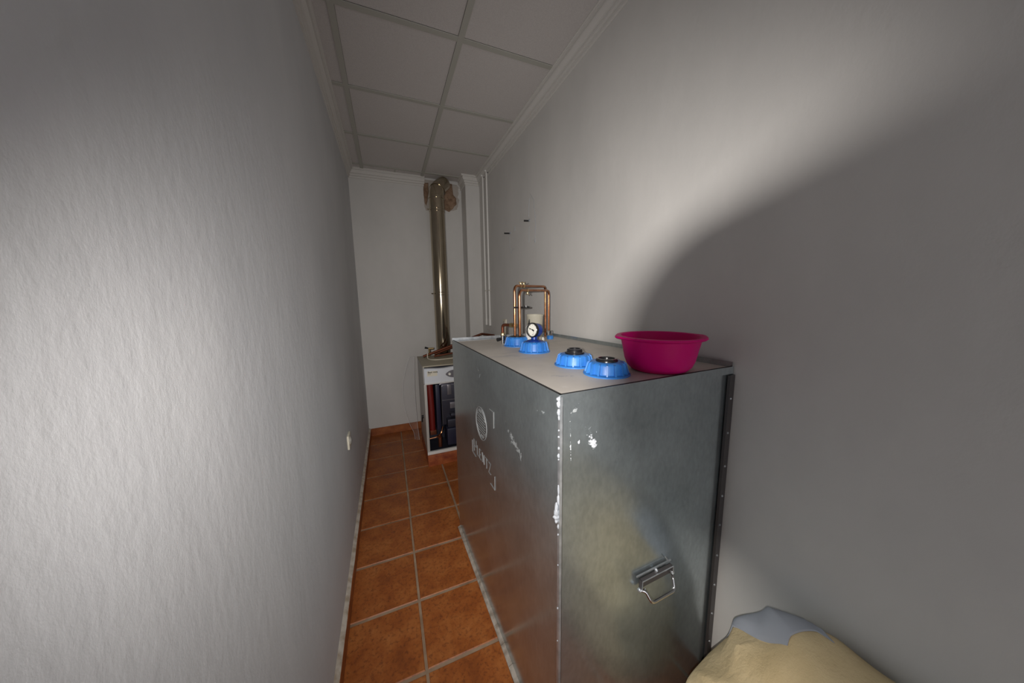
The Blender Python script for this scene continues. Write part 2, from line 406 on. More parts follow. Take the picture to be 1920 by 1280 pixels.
# folded strip lying on the back margin and dark lap joint on left and front margins
dl = (A - B).normalized(); nl = Vector((-dl.y, dl.x, 0))
bm = BM(); hexa(bm, [Vector((*(B + nl * .0).xy, TH - .004)), Vector((*(D).xy, TH - .004)), Vector((D.x, D.y - .06, TH - .004)), Vector((B.x + .002, B.y - .06, TH - .004)),
                     Vector((*(B).xy, TH - .0025)), Vector((*(D).xy, TH - .0025)), Vector((D.x, D.y - .06, TH - .0025)), Vector((B.x + .002, B.y - .06, TH - .0025))])
obj('lap_strip', bm, M['zinc_light'], tank, smooth=False)
bm = BM(); q = .0085
for (p, r_) in ((B, A), (A, C)):
    d = (r_ - p).normalized(); n_ = Vector((-d.y, d.x, 0))
    a0, a1 = p + n_ * .001, r_ + n_ * .001
    hexa(bm, [Vector((*v.xy, TH - .004)) for v in (a0, a1, a1 + n_ * q, a0 + n_ * q)] + [Vector((*v.xy, TH - .0005)) for v in (a0, a1, a1 + n_ * q, a0 + n_ * q)])
obj('lap_joint', bm, M['dark'], tank, smooth=False)
# base angle along the left side with segments
bm = BM(); d = (A - B).normalized(); o_ = Vector((d.y, -d.x, 0))
p0, p1 = B + d * .01, A + d * .0
Lq = (p1 - p0).length; nseg = 14
for k in range(nseg):
    a0 = p0 + d * (Lq * k / nseg); a1 = p0 + d * (Lq * (k + 1) / nseg - .0025)
    hexa(bm, [Vector((*v.xy, .0)) for v in (a0, a1, a1 + o_ * .017, a0 + o_ * .017)] + [Vector((*v.xy, .012)) for v in (a0, a1)] + [Vector((*v.xy, .004)) for v in (a1 + o_ * .017, a0 + o_ * .017)])
obj('base_flange', bm, M['dustmetal'], tank, smooth=False)
# front left corner seam + sealant
seam_p = A + Vector((-.001, -.003, 0))
bm = BM(); hexa(bm, [(A.x - .004, A.y - .008, 0), (A.x + .004, A.y - .008, 0), (A.x + .004, A.y + .002, 0), (A.x - .004, A.y + .002, 0),
                     (A.x - .004, A.y - .008, TH - .004), (A.x + .004, A.y - .008, TH - .004), (A.x + .004, A.y + .002, TH - .004), (A.x - .004, A.y + .002, TH - .004)])
obj('corner_seam', bm, M['zinc_light'], tank, smooth=False)
bm = BM(); hexa(bm, [(A.x + .004, A.y - .004, 0), (A.x + .0075, A.y - .004, 0), (A.x + .0075, A.y + .004, 0), (A.x + .004, A.y + .004, 0),
                     (A.x + .004, A.y - .004, TH - .03), (A.x + .0075, A.y - .004, TH - .03), (A.x + .0075, A.y + .004, TH - .03), (A.x + .004, A.y + .004, TH - .03)])
obj('corner_seam', bm, M['dark'], tank, smooth=False)
bm = BM()
def blob(bm, c, r, sq=(1, 1, 1), seed=0):
    g_ = bmesh.ops.create_icosphere(bm, subdivisions=2, radius=1)
    for v in g_['verts']:
        n_ = 1 + .35 * noise.noise(v.co * 1.7 + Vector((seed, 0, 0)))
        v.co = Vector(c) + Vector((v.co.x * sq[0], v.co.y * sq[1], v.co.z * sq[2])) * r * n_
sx = A.x - .005; sy = A.y - .002
for k, (z, r, s3) in enumerate([(1.287, .010, (1, .8, .9)), (1.272, .009, (1, .8, 1.6)), (1.25, .007, (1, .8, 2)), (1.235, .004, (1, 1, 2.2)), (1.20, .003, (1, 1, 1.2)), (1.182, .004, (1, 1, 1)), (1.150, .004, (1, 1, 1.4)), (1.128, .0045, (1, 1, 2)), (1.118, .003, (1, 1, 1)),
        (1.03, .0035, (1, 1, 6)), (1.00, .006, (.9, 1, 4)), (.975, .008, (.9, 1, 3)), (.96, .010, (1, 1, 2)), (.948, .009, (1.4, 1.3, 1.2)), (.935, .006, (1, 1, 1.6)), (.92, .004, (1, 1, 2.4)), (.895, .003, (1, 1, 1.4)), (.80, .0025, (1, 1, 1.2)), (.66, .003, (1, 1, 1.5)), (.55, .0025, (1, 1, 1.2))]):
    bm = BM(); blob(bm, (sx + .001 - (.004 if .93 < z < .99 else 0), sy + (.004 if .93 < z < .99 else 0), z), r * .72, s3, k); obj('sealant_bead', bm, M['sealant'], tank)
# front right corner flange with rivets
bm = BM(); dF = (C - A).normalized(); nF = Vector((dF.y, -dF.x, 0))
a0 = C - dF * .026; a1 = C + dF * .004
hexa(bm, [Vector((*v.xy, 0)) for v in (a0, a1, a1 + nF * .006, a0 + nF * .006)] + [Vector((*v.xy, TH - .03)) for v in (a0, a1, a1 + nF * .006, a0 + nF * .006)])
hexa(bm, [Vector((*v.xy, 0)) for v in (a0 - dF * .003, a0 + dF * .002, a0 + dF * .002 + nF * .010, a0 - dF * .003 + nF * .010)] + [Vector((*v.xy, TH - .03)) for v in (a0 - dF * .003, a0 + dF * .002, a0 + dF * .002 + nF * .010, a0 - dF * .003 + nF * .010)])
cs = obj('corner_seam', bm, M['zinc_dark'], tank, smooth=False); cs['label'] = 'dark riveted corner strip'
for z in (1.18, 1.05, .92, .80, .68, .55, .42, .29, .16):
    bm = BM(); lathe(bm, [(.0045, 0), (.004, .002), (.002, .0035), (0, .004)], C - dF * .012 + nF * .006 + Vector((0, 0, z)), 12, axis_to(nF)); obj('rivet', bm, M['zinc_light'], cs)

# stamped maker's mark on the side panel: s = distance from A towards B
def sp(s, z, off=.0025):
    dd = (B - A).normalized(); oo = Vector((-dd.y, dd.x, 0))
    if oo.x > 0: oo = -oo
    p = A + dd * s + oo * off; return Vector((p.x, p.y, z))
bm = BM(); rr = .0011
for pl in ([(.56, 1.071), (.508, 1.073), (.511, 1.000)], [(.572, .712), (.514, .712), (.512, .778)], [(.853, .80), (.853, .734), (.795, .732)]):
    bm = BM(); tube(bm, [sp(s, z, .0015) for s, z in pl], rr, 6); obj('stamped_bracket', bm, M['stamp'], tank)
bm = BM(); cs_, cz_, cr_ = .688, .955, .080
tube(bm, [sp(cs_ + cr_ * math.cos(t_), cz_ + cr_ * math.sin(t_), .0012) for t_ in [k * math.pi / 24 for k in range(48)]], .0013, 6, closed=True)
tube(bm, [sp(cs_ + cr_ * .86 * math.cos(t_), cz_ + cr_ * .86 * math.sin(t_), .001) for t_ in [math.pi * (.12 + .76 * k / 16) for k in range(17)]], .001, 6)
tube(bm, [sp(cs_ + cr_ * .86 * math.cos(t_), cz_ + cr_ * .86 * math.sin(t_), .001) for t_ in [-math.pi * (.12 + .76 * k / 16) for k in range(17)]], .001, 6)
for k in range(7):
    zz = cz_ + (k - 3) * .0135; hw = .058 - .004 * abs(k - 3)
    tube(bm, [sp(cs_ + hw, zz, .001), sp(cs_ - hw, zz, .001)], .0011, 6)
for a_ in (-1, 0, 1):
    for sgn in (1, -1):
        tube(bm, [sp(cs_ + a_ * .018, cz_ + sgn * .052, .001), sp(cs_ + a_ * .026, cz_ + sgn * .066, .001)], .0008, 6)
obj('stamped_emblem', bm, M['stamp'], tank)
def text_mesh(name, s, size, M4, m, parent, ext=.0006, bold=False):
    cu = bpy.data.curves.new(name, 'FONT'); cu.body = s; cu.size = size; cu.extrude = ext; cu.align_x = 'LEFT'; cu.resolution_u = 3
    if bold: cu.offset = size * .02
    to = bpy.data.objects.new(name + '_t', cu); COL.objects.link(to)
    dg = bpy.context.evaluated_depsgraph_get(); me = bpy.data.meshes.new_from_object(to.evaluated_get(dg))
    bpy.data.objects.remove(to); me.transform(M4)
    P_ = parent; off = Vector((0, 0, 0))
    while P_ is not None: off += P_.location; P_ = P_.parent
    me.transform(Matrix.Translation(-off)); me.materials.clear(); me.materials.append(m); me.name = name
    o = bpy.data.objects.new(name, me); COL.objects.link(o); o.parent = parent; return o
# letters as stamped strokes: "PLENTZ" one word across the bracket box
LET = {'P': [[(0, 0), (0, 1), (.8, 1), (.8, .5), (0, .5)]], 'L': [[(0, 1), (0, 0), (.7, 0)]], 'E': [[(.7, 1), (0, 1), (0, 0), (.7, 0)], [(0, .5), (.6, .5)]],
       'N': [[(0, 0), (0, 1), (.75, 0), (.75, 1)]], 'T': [[(0, 1), (.9, 1)], [(.45, 1), (.45, 0)]], 'Z': [[(0, 1), (.75, 1), (0, 0), (.75, 0)]]}
bm = BM(); s_ = .822; 
for ch, wd, hh in (('P', .046, .070), ('L', .030, .050), ('E', .036, .050), ('N', .038, .050), ('T', .040, .050), ('Z', .036, .050)):
    z0 = .757 if ch != 'P' else .752
    for st in LET[ch]: tube(bm, [sp(s_ - px * wd, z0 + pz * hh, .0012) for px, pz in st], .0009, 6)
    s_ -= wd + .008
obj('stamped_lettering', bm, M['stamp'], tank)

# front handle: folded bracket with swinging bail.  local frame on the front panel
def fp(s, z, off): p = A + dF * s + nF * off; return Vector((p.x, p.y, z))
bm = BM()
pl = []
hs0, hs1 = .312, .455
hz = .622
def hplate(pts, t_=.0012):
    v = [Vector(p) for p in pts]; n_ = (v[1] - v[0]).cross(v[3] - v[0]).normalized() * t_
    hexa(bm, v + [p + n_ for p in v])
hplate([fp(hs0, hz - .040, .004), fp(hs1, hz - .040, .004), fp(hs1, hz, .004), fp(hs0, hz, .004)])                 # back plate
hplate([fp(hs0, hz, .004), fp(hs1, hz, .004), fp(hs1, hz, .018), fp(hs0, hz, .018)])                              # top fold
for s_ in (hs0, hs1): hplate([fp(s_, hz - .040, .004), fp(s_, hz, .004), fp(s_, hz, .018), fp(s_, hz - .034, .018)])
hplate([fp(hs0, hz - .034, .018), fp(hs0 + .014, hz - .034, .018), fp(hs0 + .014, hz - .030, .018), fp(hs0, hz - .030, .018)])
hd = obj('handle', bm, M['zinc_dark'], tank, smooth=False)  # dark zinc: black shadow between edge and backing bar put into the colour
bm = BM(); tube(bm, [fp(hs0 + .014, hz - .030, .019), fp(hs0, hz - .036, .019), fp(hs0, hz, .019), fp(hs1, hz, .019), fp(hs1 + .001, hz - .030, .019)], .0016, 8); obj('bracket_edge', bm, M['zinc_light'], hd)
bm = BM(); tube(bm, fillet([fp(hs0 - .004, hz - .034, .012), fp(hs0 + .012, hz - .036, .022), fp(hs0 + .022, hz - .068, .040), fp(hs1 - .016, hz - .068, .040), fp(hs1 - .006, hz - .036, .024), fp(hs1 + .003, hz - .034, .012)], .014), .0055, 12)
obj('bail', bm, M['chrome'], hd)
for s_, z_, o2 in ((hs0 - .005, hz - .034, .012), (hs1 + .003, hz - .028, .014), (hs0 + .075, hz + .003, .006), (hs1 - .025, hz - .012, .006)):
    bm = BM(); blob(bm, fp(s_, z_, o2), .0065, (1, 1, .9), 1); obj('bolt', bm, M['zinc_light'], hd)
bm = BM(); hplate([fp(hs0 - .012, hz + .008, .0025), fp(hs1 + .004, hz + .008, .0025), fp(hs1 + .004, hz + .013, .0025), fp(hs0 - .012, hz + .013, .0025)], .003); hplate([fp(hs1 - .012, hz + .013, .0025), fp(hs1 - .007, hz + .013, .0025), fp(hs1 - .022, hz + .034, .0025), fp(hs1 - .027, hz + .034, .0025)], .003)
obj('backing_bar', bm, M['zinc_light'], hd, smooth=False)

# caps
def cap(c, flange, body, h, plug):
    z = TH - .004; c = Vector((c[0], c[1], 0))
    bm = BM()
    R0 = body
    prof = [(flange, z), (flange, z + .004), (flange - .004, z + .006), (R0 + .003, z + .0065), (R0 + .001, z + .010), (R0, z + h * .80), (R0 - .004, z + h * .93), (R0 - .010, z + h), (R0 - .024, z + h), (R0 - .026, z + h - .004), (0, z + h - .004)]
    lathe(bm, prof, c, 96)
    o = obj('cap', bm, M['blue'], tank); 
    bm = BM()
    for k in range(16):
        a_ = 2 * math.pi * k / 16 + .13; dr = Vector((math.cos(a_), math.sin(a_), 0)); tg = Vector((-math.sin(a_), math.cos(a_), 0)); q0 = c + dr * (R0 - .006)
        q1 = c + dr * (R0 + .0080); w2 = .0025
        hexa(bm, [q0 - tg * w2 + Vector((0, 0, z + .006)), c + dr * (R0 + .0140) - tg * w2 + Vector((0, 0, z + .006)), c + dr * (R0 + .0140) + tg * w2 + Vector((0, 0, z + .006)), q0 + tg * w2 + Vector((0, 0, z + .006)),
                  q0 - tg * w2 + Vector((0, 0, z + h * .96)), q1 - dr * .004 - tg * w2 + Vector((0, 0, z + h * .90)), q1 - dr * .004 + tg * w2 + Vector((0, 0, z + h * .90)), q0 + tg * w2 + Vector((0, 0, z + h * .96))])
    obj('rib', bm, M['blue'], o, smooth=False)
    zt = z + h - .001
    if plug == 'low' or plug == 'tall':
        bm = BM()
        if plug == 'tall': pr_ = [(.036, zt - .004), (.037, zt + .004), (.034, zt + .008), (.029, zt + .009), (.029, zt + .016), (.026, zt + .020), (.021, zt + .020), (.021, zt + .012), (0, zt + .012)]
        else: pr_ = [(.036, zt - .004), (.036, zt + .004), (.033, zt + .009), (.026, zt + .010), (.024, zt + .006), (.024, zt + .001), (0, zt + .001)]
        lathe(bm, pr_, c, 48); obj('plug', bm, M['black'], o)
        for rr_, zz in (((.0335, zt + .008), (.0255, zt + .0195)) if plug == 'tall' else ((.0300, zt + .0095),)):
            bm = BM(); tube(bm, [c + Vector((rr_ * math.cos(t_), rr_ * math.sin(t_), zz)) for t_ in [k * math.pi / 20 for k in range(40)]], .0013, 6, closed=True); obj('plug_ring', bm, M['chrome'], o)
    else:
        bm = BM(); lathe(bm, [(.042, zt - .003), (.042, zt + .002), (.036, zt + .004), (0, zt + .004)], c, 48); obj('plug', bm, M['black' if plug == 'pipes' else 'blue_dark'], o)
    return o
CAPS = [((.655, 1.530), 'pipes'), ((.650, 1.311), 'gauge'), ((.654, .972), 'tall'), ((.670, .806), 'low')]
for (c, plug) in CAPS:
    cap(c, .0765, .0585, .050 if plug in ('pipes', 'gauge') else .044, plug)
# level gauge on the second cap
gz = 1.396; gc = Vector((.650, 1.311, gz)); gd = Vector((-.93, -.42, .08)).normalized(); GR = axis_to(gd); gr = .0335
bm = BM(); lathe(bm, [(.035, TH + .046), (.033, TH + .052), (.016, TH + .056), (.014, gz - .018), (0, gz - .016)], (gc.x, gc.y, 0), 32)
lathe(bm, [(0, -.030), (gr * .80, -.030), (gr * .97, -.024), (gr, -.014), (gr, .010)], gc, 40, GR)
gg = obj('level_gauge', bm, M['blue_dark'], tank)
bm = BM(); lathe(bm, [(gr * .9, .008), (gr + .0025, .008), (gr + .003, .016), (gr + .001, .020), (gr * .90, .020), (gr * .86, .015), (gr * .86, .010)], gc, 48, GR); obj('bezel', bm, M['black'], gg)
bm = BM(); tube(bm, [gc + GR @ Vector(((gr * .93) * math.cos(t_), (gr * .93) * math.sin(t_), .0195)) for t_ in [k * math.pi / 24 for k in range(48)]], .0011, 6, closed=True); obj('bezel_ring', bm, M['chrome'], gg)
bm = BM(); lathe(bm, [(gr * .86, .010), (gr * .86, .0125), (0, .0125)], gc, 48, GR); obj('dial', bm, M['dial'], gg)
up = (Vector((0, 0, 1)) - gd * gd.z).normalized(); rt = up.cross(gd).normalized()
bm = BM()
def gpt(x, y, z=.0135): return gc + rt * (x * gr) + up * (y * gr) + gd * z
def gquad(p, q, w_, t_=.0008):
    p, q = Vector(p), Vector(q); d_ = (q - p).normalized(); n_ = Vector((-d_.y, d_.x)) * w_
    P4 = [p + n_, p - n_, q - n_, q + n_]
    hexa(bm, [gpt(v.x, v.y, .0128) for v in P4] + [gpt(v.x, v.y, .0128 + t_) for v in P4])
gquad((-.62, .26), (.28, -.06), .045); gquad((-.1, .06), (.28, -.08), .10); gquad((.20, -.05), (.18, -.22), .05); gquad((-.50, .22), (-.50, .0), .04); gquad((.2, -.35), (.2, -.5), .025); gquad((0, -.62), (.3, -.62), .02)
for k in range(9):
    a_ = math.radians(225 - k * 33); gquad((.68 * math.cos(a_), .68 * math.sin(a_)), (.78 * math.cos(a_), .78 * math.sin(a_)), .015)
obj('needle', bm, M['black'], gg, smooth=False)

# ------------------------------------------------------------------ plumbing above the tank
bm = BM(); tube(bm, fillet([(.645, 1.540, TH + .05), (.645, 1.540, 1.617), (.962, 1.775, 1.625), (.962, 1.775, TH)], .032, 8), .0072, 14)
obj('copper_pipe', bm, M['copper'], label='higher of the two looped copper pipes, rising from the farthest blue cap', cat='pipe', group='copper pipes looping above the tank')
bm = BM(); tube(bm, fillet([(.668, 1.524, TH + .05), (.668, 1.524, 1.593), (.976, 1.755, 1.598), (.976, 1.755, TH)], .032, 8), .0072, 14)
obj('copper_pipe', bm, M['copper'], label='lower of the two looped copper pipes, just in front of the higher loop', cat='pipe', group='copper pipes looping above the tank')
# clips with wing nuts on the pipes
def wing_clip(c, label, dn=1):
    t_ = thing('wing_clamp', label, 'clamp', c, 'wing nut clamps on the copper loops'); c = Vector(c)
    bm = BM(); box(bm, c + Vector((-.004, -.009, -.010)), c + Vector((.004, .009, .010)), .001); obj('clamp_body', bm, M['brass'], t_)
    bm = BM(); tube(bm, [c + Vector((0, 0, .009)), c + Vector((0, 0, .016 * dn))], .0025, 8)
    for s_ in (-1, 1): tube(bm, [c + Vector((0, 0, .014 * dn)), c + Vector((s_ * .009, -s_ * .003, .022 * dn))], [.0018, .0035], 8)
    obj('wing_nut', bm, M['brass'], t_)
wing_clip((.702, 1.583, 1.619), 'left brass wing nut clamp on top of the higher copper pipe')
wing_clip((.730, 1.603, 1.619), 'right brass wing nut clamp on top of the higher copper pipe')
wing_clip((.742, 1.580, 1.592), 'lowest brass wing nut clamp, hanging under the lower copper pipe', -1)
t_ = thing('pipe_clip', 'black pipe clip holding the two copper risers together', 'clip', (.665, 1.532, 1.50))
bm = BM(); box(bm, (.636, 1.526, 1.496), (.690, 1.5345, 1.505), .001); obj('clip_plate', bm, M['black'], t_)
bm = BM(); tube(bm, [(.688, 1.530, 1.5), (.735, 1.55, 1.501)], .005, 8); tube(bm, [(.713, 1.54, 1.5), (.713, 1.54, 1.51)], .007, 8); obj('screw', bm, M['black'], t_)
# elbow pipe with brass union at the left
t_ = thing('elbow_pipe', 'short copper elbow pipe with brass union left of the looped copper pipes', 'pipe', (.625, 1.62, TH))
bm = BM(); tube(bm, fillet([(.640, 1.543, 1.402), (.622, 1.60, 1.402), (.605, 1.628, 1.400), (.605, 1.628, 1.345)], .02, 6), .0085, 12); obj('pipe', bm, M['copper_dull'], t_)
bm = BM(); lathe(bm, [(.012, 1.340), (.012, 1.352), (.010, 1.356), (.0085, 1.357)], (.605, 1.628, 0), 8); obj('union_nut', bm, M['brass'], t_, smooth=False); bm = BM(); tube(bm, [(.648, 1.537, 1.402), (.632, 1.572, 1.402)], .0125, 8); obj('union_nut', bm, M['brass'], t_, smooth=False)
bm = BM(); lathe(bm, [(.010, TH - .004), (.010, 1.310), (.015, 1.312), (.0155, 1.338), (.012, 1.342)], (.605, 1.628, 0), 24); obj('valve_body', bm, M['chrome'], t_)
bm = BM(); tube(bm, [(.605, 1.628, 1.322), (.568, 1.618, 1.318)], [.008, .011], 12); obj('valve_knob', bm, M['black'], t_)
# milky pot
bm = BM(); lathe(bm, [(.038, TH - .004), (.040, TH), (.048, 1.445), (.051, 1.450), (.051, 1.456), (.0485, 1.456), (.0465, 1.448), (.0375, TH + .003), (0, TH + .003)], (.790, 1.585, 0), 48)
obj('plastic_pot', bm, M['pot'], label='milky translucent plastic pot standing behind the round gauge', cat='pot')
t_ = thing('plastic_bottle', 'small white bottle with black nozzle between copper pipes and gauge', 'bottle', (.712, 1.500, TH - .004))
bm = BM(); lathe(bm, [(.016, TH - .004), (.0175, TH), (.0175, 1.395), (.012, 1.402), (.007, 1.404)], (.712, 1.500, 0), 24); obj('body', bm, M['white'], t_)
bm = BM(); lathe(bm, [(.006, 1.402), (.006, 1.412), (.003, 1.416), (.0025, 1.435), (0, 1.436)], (.712, 1.500, 0), 16); obj('nozzle', bm, M['black'], t_)
bm = BM(); lathe(bm, [(.014, TH - .004), (.015, TH + .012), (.011, TH + .022), (0, TH + .026)], (.845, 1.60, 0), 24)
obj('white_stopper', bm, M['white'], label='small white plastic stopper lying at the foot of the milky pot', cat='stopper')
t_ = thing('level_sensor', 'small blue cap with clear square top by the wall lip of the tank', 'sensor', (.945, 1.68, TH - .004))
bm = BM(); lathe(bm, [(.020, TH - .004), (.021, TH + .014), (.016, TH + .019), (0, TH + .019)], (.945, 1.68, 0), 24); obj('base', bm, M['blue'], t_)
bm = BM(); box(bm, (.934, 1.669, TH + .019), (.956, 1.691, TH + .050), .002); obj('sight_glass', bm, M['glass'], t_)

# ------------------------------------------------------------------ magenta bowl
BC = Vector((.873, .778, 0)); bz = TH - .004
def lug(r, z, t_):
    if r > .139: return r + .010 * sum(math.exp(-((math.atan2(math.sin(t_ - a_), math.cos(t_ - a_))) / .22) ** 2) for a_ in (math.radians(-22), math.radians(158)))
    return r
bm = BM(); prof = [(0, bz), (.078, bz), (.090, bz + .004), (.104, bz + .018), (.113, bz + .040), (.121, bz + .080), (.1275, bz + .109), (.140, bz + .112), (.1445, bz + .116), (.143, bz + .121), (.136, bz + .1225), (.127, bz + .121), (.1235, bz + .112), (.118, bz + .080), (.110, bz + .041), (.101, bz + .020), (.088, bz + .007), (.076, bz + .0035), (0, bz + .0035)]
lathe(bm, prof, BC, 96, rfun=lug)
bowl = obj('wash_bowl', bm, M['pink'], label='magenta plastic wash bowl on the near right end of the tank top', cat='bowl')

# ------------------------------------------------------------------ boiler
X0, X1, Y0, Y1, Z0, Z1 = .262, .845, 2.775, 3.335, .112, .950
boil = thing('boiler', 'floor-standing cream boiler with its front door removed, behind the tank', 'boiler', ((X0 + X1) / 2, (Y0 + Y1) / 2, .1))
bm = BM(); box(bm, (X0, Y0 + .03, Z0), (X0 + .012, Y1, Z1 - .004), .002); box(bm, (X0 - .002, Y0, Z0), (X0 + .022, Y0 + .032, Z1 - .16), .002); obj('side_panel', bm, M['boiler_side'], boil)
bm = BM(); box(bm, (X1 - .012, Y0, Z0), (X1, Y1, Z1 - .004), .002); obj('side_panel', bm, M['boiler_side'], boil)
bm = BM(); box(bm, (X0, Y1 - .01, Z0), (X1, Y1, Z1 - .004)); box(bm, (X0, Y0 + .02, Z0), (X1, Y1, Z0 + .01)); obj('back_panel', bm, M['cast'], boil, smooth=False)
bm = BM(); box(bm, (X0 - .004, Y0 + .02, Z1 - .006), (X1 + .004, Y1 + .004, Z1 + .006), .003); obj('top_panel', bm, M['boiler_top'], boil)
# control fascia, slightly bowed top edge
bm = BM(); n = 16; rings = []
for i in range(n + 1):
    x = X0 + .004 + (X1 - X0 - .008) * i / n; zt = Z1 - .012 - .010 * math.exp(-((i / n - .28) / .16) ** 2)
    rings.append([bm.verts.new(p) for p in ((x, Y0 - .012, Z1 - .150), (x, Y0 - .014, zt - .006), (x, Y0 - .008, zt), (x, Y0 + .03, zt), (x, Y0 + .03, Z1 - .158), (x, Y0 - .006, Z1 - .158))])
for a_, b_ in zip(rings, rings[1:]):
    for k in range(6): bm.faces.new((a_[k], a_[(k + 1) % 6], b_[(k + 1) % 6], b_[k]))
bm.faces.new(rings[0]); bm.faces.new(rings[-1][::-1])
fas = obj('control_panel', bm, M['boiler_face'], boil)
bm = BM(); box(bm, (X0 + .004, Y0 - .017, Z1 - .160), (X1 - .004, Y0 - .008, Z1 - .154), .001); box(bm, (X0 + .004, Y0 - .017, Z1 - .150), (X1 - .004, Y0 - .010, Z1 - .147), .001); obj('trim_strip', bm, M['white'], fas)
bm = BM(); box(bm, (X0 + .030, Y0 - .0145, Z1 - .085), (X0 + .120, Y0 - .0125, Z1 - .038)); obj('maker_label', bm, M['ivory'], fas, smooth=False)
FM = Matrix.Translation((X0 + .036, Y0 - .0155, Z1 - .055)) @ Matrix.Rotation(math.pi / 2, 4, 'X')
text_mesh('maker_lettering', 'Baxi roca', .023, FM, M['black'], fas, bold=True)
FM = Matrix.Translation((X0 + .036, Y0 - .0155, Z1 - .069)) @ Matrix.Rotation(math.pi / 2, 4, 'X')
text_mesh('small_print', 'laia gti', .010, FM, M['copper_dull'], fas)
bm = BM()   # leaf-shaped dark control window
cxk, czk = X0 + .275, Z1 - .080; pts = []
for k in range(40):
    a_ = 2 * math.pi * k / 40; pts.append((cxk + .080 * math.cos(a_), czk + .036 * math.sin(a_) * (1 - .35 * abs(math.cos(a_)) ** 3)))
f0 = [bm.verts.new((x, Y0 - .016, z)) for x, z in pts]; f1 = [bm.verts.new((x, Y0 - .011, z)) for x, z in pts]
bm.faces.new(f0); bm.faces.new(f1[::-1])
for k in range(40): bm.faces.new((f0[k], f1[k], f1[(k + 1) % 40], f0[(k + 1) % 40]))
obj('control_window', bm, M['cast_trim'], fas)
bm = BM(); lathe(bm, [(.012, 0), (.011, .010), (0, .011)], (cxk - .045, Y0 - .016, czk), 20, axis_to((0, -1, 0))); obj('control_knob', bm, M['dial'], fas); bm = BM(); lathe(bm, [(.012, 0), (.011, .010), (0, .011)], (cxk + .01, Y0 - .016, czk), 20, axis_to((0, -1, 0))); obj('control_knob', bm, M['dial'], fas)
bm = BM(); box(bm, (X0 - .002, Y0 - .006, Z0 - .002), (X1 + .002, Y0 + .02, Z0 + .026), .002); obj('sill', bm, M['white'], boil)
bm = BM(); box(bm, (X0 + .024, Y0 + .30, Z0 + .01), (X1 - .014, Y0 + .31, Z1 - .16)); obj('inner_shield', bm, M['cast'], boil, smooth=False)
bm = BM(); box(bm, (X0 + .105, Y0 + .06, Z0 + .20), (X0 + .145, Y0 + .28, Z1 - .19), .006); obj('inner_casing', bm, M['navy'], boil)
bm = BM(); box(bm, (X0 + .160, Y0 + .10, Z0 + .22), (X1 - .05, Y0 + .28, Z1 - .20), .022); cst = obj('combustion_chamber', bm, M['cast'], boil)
bm = BM(); tube(bm, fillet([(X0 + .145, Y0 + .09, Z0 + .22), (X0 + .140, Y0 + .09, Z1 - .195), (X0 + .36, Y0 + .09, Z1 - .185), (X1 - .06, Y0 + .09, Z1 - .185)], .03), .006, 8); tube(bm, fillet([(X0 + .165, Y0 + .09, Z0 + .24), (X0 + .165, Y0 + .09, Z1 - .215), (X1 - .06, Y0 + .09, Z1 - .208)], .02), .0025, 8)
obj('door_seal', bm, M['cast_trim'], cst)
bm = BM(); box(bm, (X0 + .165, Y0 + .094, .585), (X1 - .06, Y0 + .101, .590)); box(bm, (X0 + .24, Y0 + .085, .50), (X0 + .34, Y0 + .10, .56), .004); box(bm, (X0 + .22, Y0 + .085, .64), (X0 + .26, Y0 + .10, .74), .004); obj('door_plate', bm, M['cast_trim'], cst)
bm = BM(); tube(bm, [(X0 + .062, Y0 + .07, Z0 + .21), (X0 + .060, Y0 + .07, .55), (X0 + .052, Y0 + .08, Z1 - .17)], [.028, .030, .034], 14); obj('insulated_pipe', bm, M['red'], boil)
bm = BM(); box(bm, (X0 + .19, Y0 + .02, Z0 + .045), (X0 + .40, Y0 + .20, Z0 + .215), .018); bu = obj('burner', bm, M['navy'], boil)
bm = BM(); box(bm, (X0 + .20, Y0 + .03, Z0 + .215), (X0 + .36, Y0 + .16, Z0 + .30), .015); box(bm, (X0 + .23, Y0 + .01, Z0 + .33), (X0 + .30, Y0 + .08, Z0 + .36), .01); obj('burner_cover', bm, M['cast'], bu)
bm = BM(); tube(bm, fillet([(X0 + .03, Y0 + .06, Z0 + .13), (X0 + .10, Y0 + .06, Z0 + .135), (X0 + .14, Y0 + .05, Z0 + .17), (X0 + .16, Y0 + .08, Z0 + .22)], .02), .007, 10); lathe(bm, [(.014, 0), (.014, .02), (0, .02)], (X0 + .115, Y0 + .06, Z0 + .14), 8, axis_to((0, -1, 0)))
obj('fuel_pipe', bm, M['copper'], boil)
bm = BM(); box(bm, (X0 + .04, Y0 + .08, Z0 + .15), (X0 + .10, Y0 + .16, Z0 + .20), .006); lathe(bm, [(.018, Z0 + .02), (.018, Z0 + .12), (.01, Z0 + .14), (0, Z0 + .14)], (X0 + .13, Y0 + .09, 0), 20); obj('fuel_filter', bm, M['copper_dull'], boil)
bm = BM(); tube(bm, [(X0 + .001, 3.02, .40), (X0 - .018, 3.02, .40)], [.018, .014], 12); tube(bm, [(X0 - .012, 3.02, .385), (X0 - .014, 3.02, .345)], .006, 8); obj('drain_knob', bm, M['black'], boil)
bm = BM(); lathe(bm, [(.004, Z1 + .005), (.004, Z1 + .012), (0, Z1 + .014)], (X0 + .165, Y0 + .05, 0), 10); obj('screw', bm, M['brass'], boil)
bm = BM(); box(bm, (X0 - .002, Y0 - .018, 0), (X1 + .01, Y1 + .02, .108), .004)
obj('brick_plinth', bm, M['brick'], label='low terracotta brick plinth under the boiler', cat='plinth')
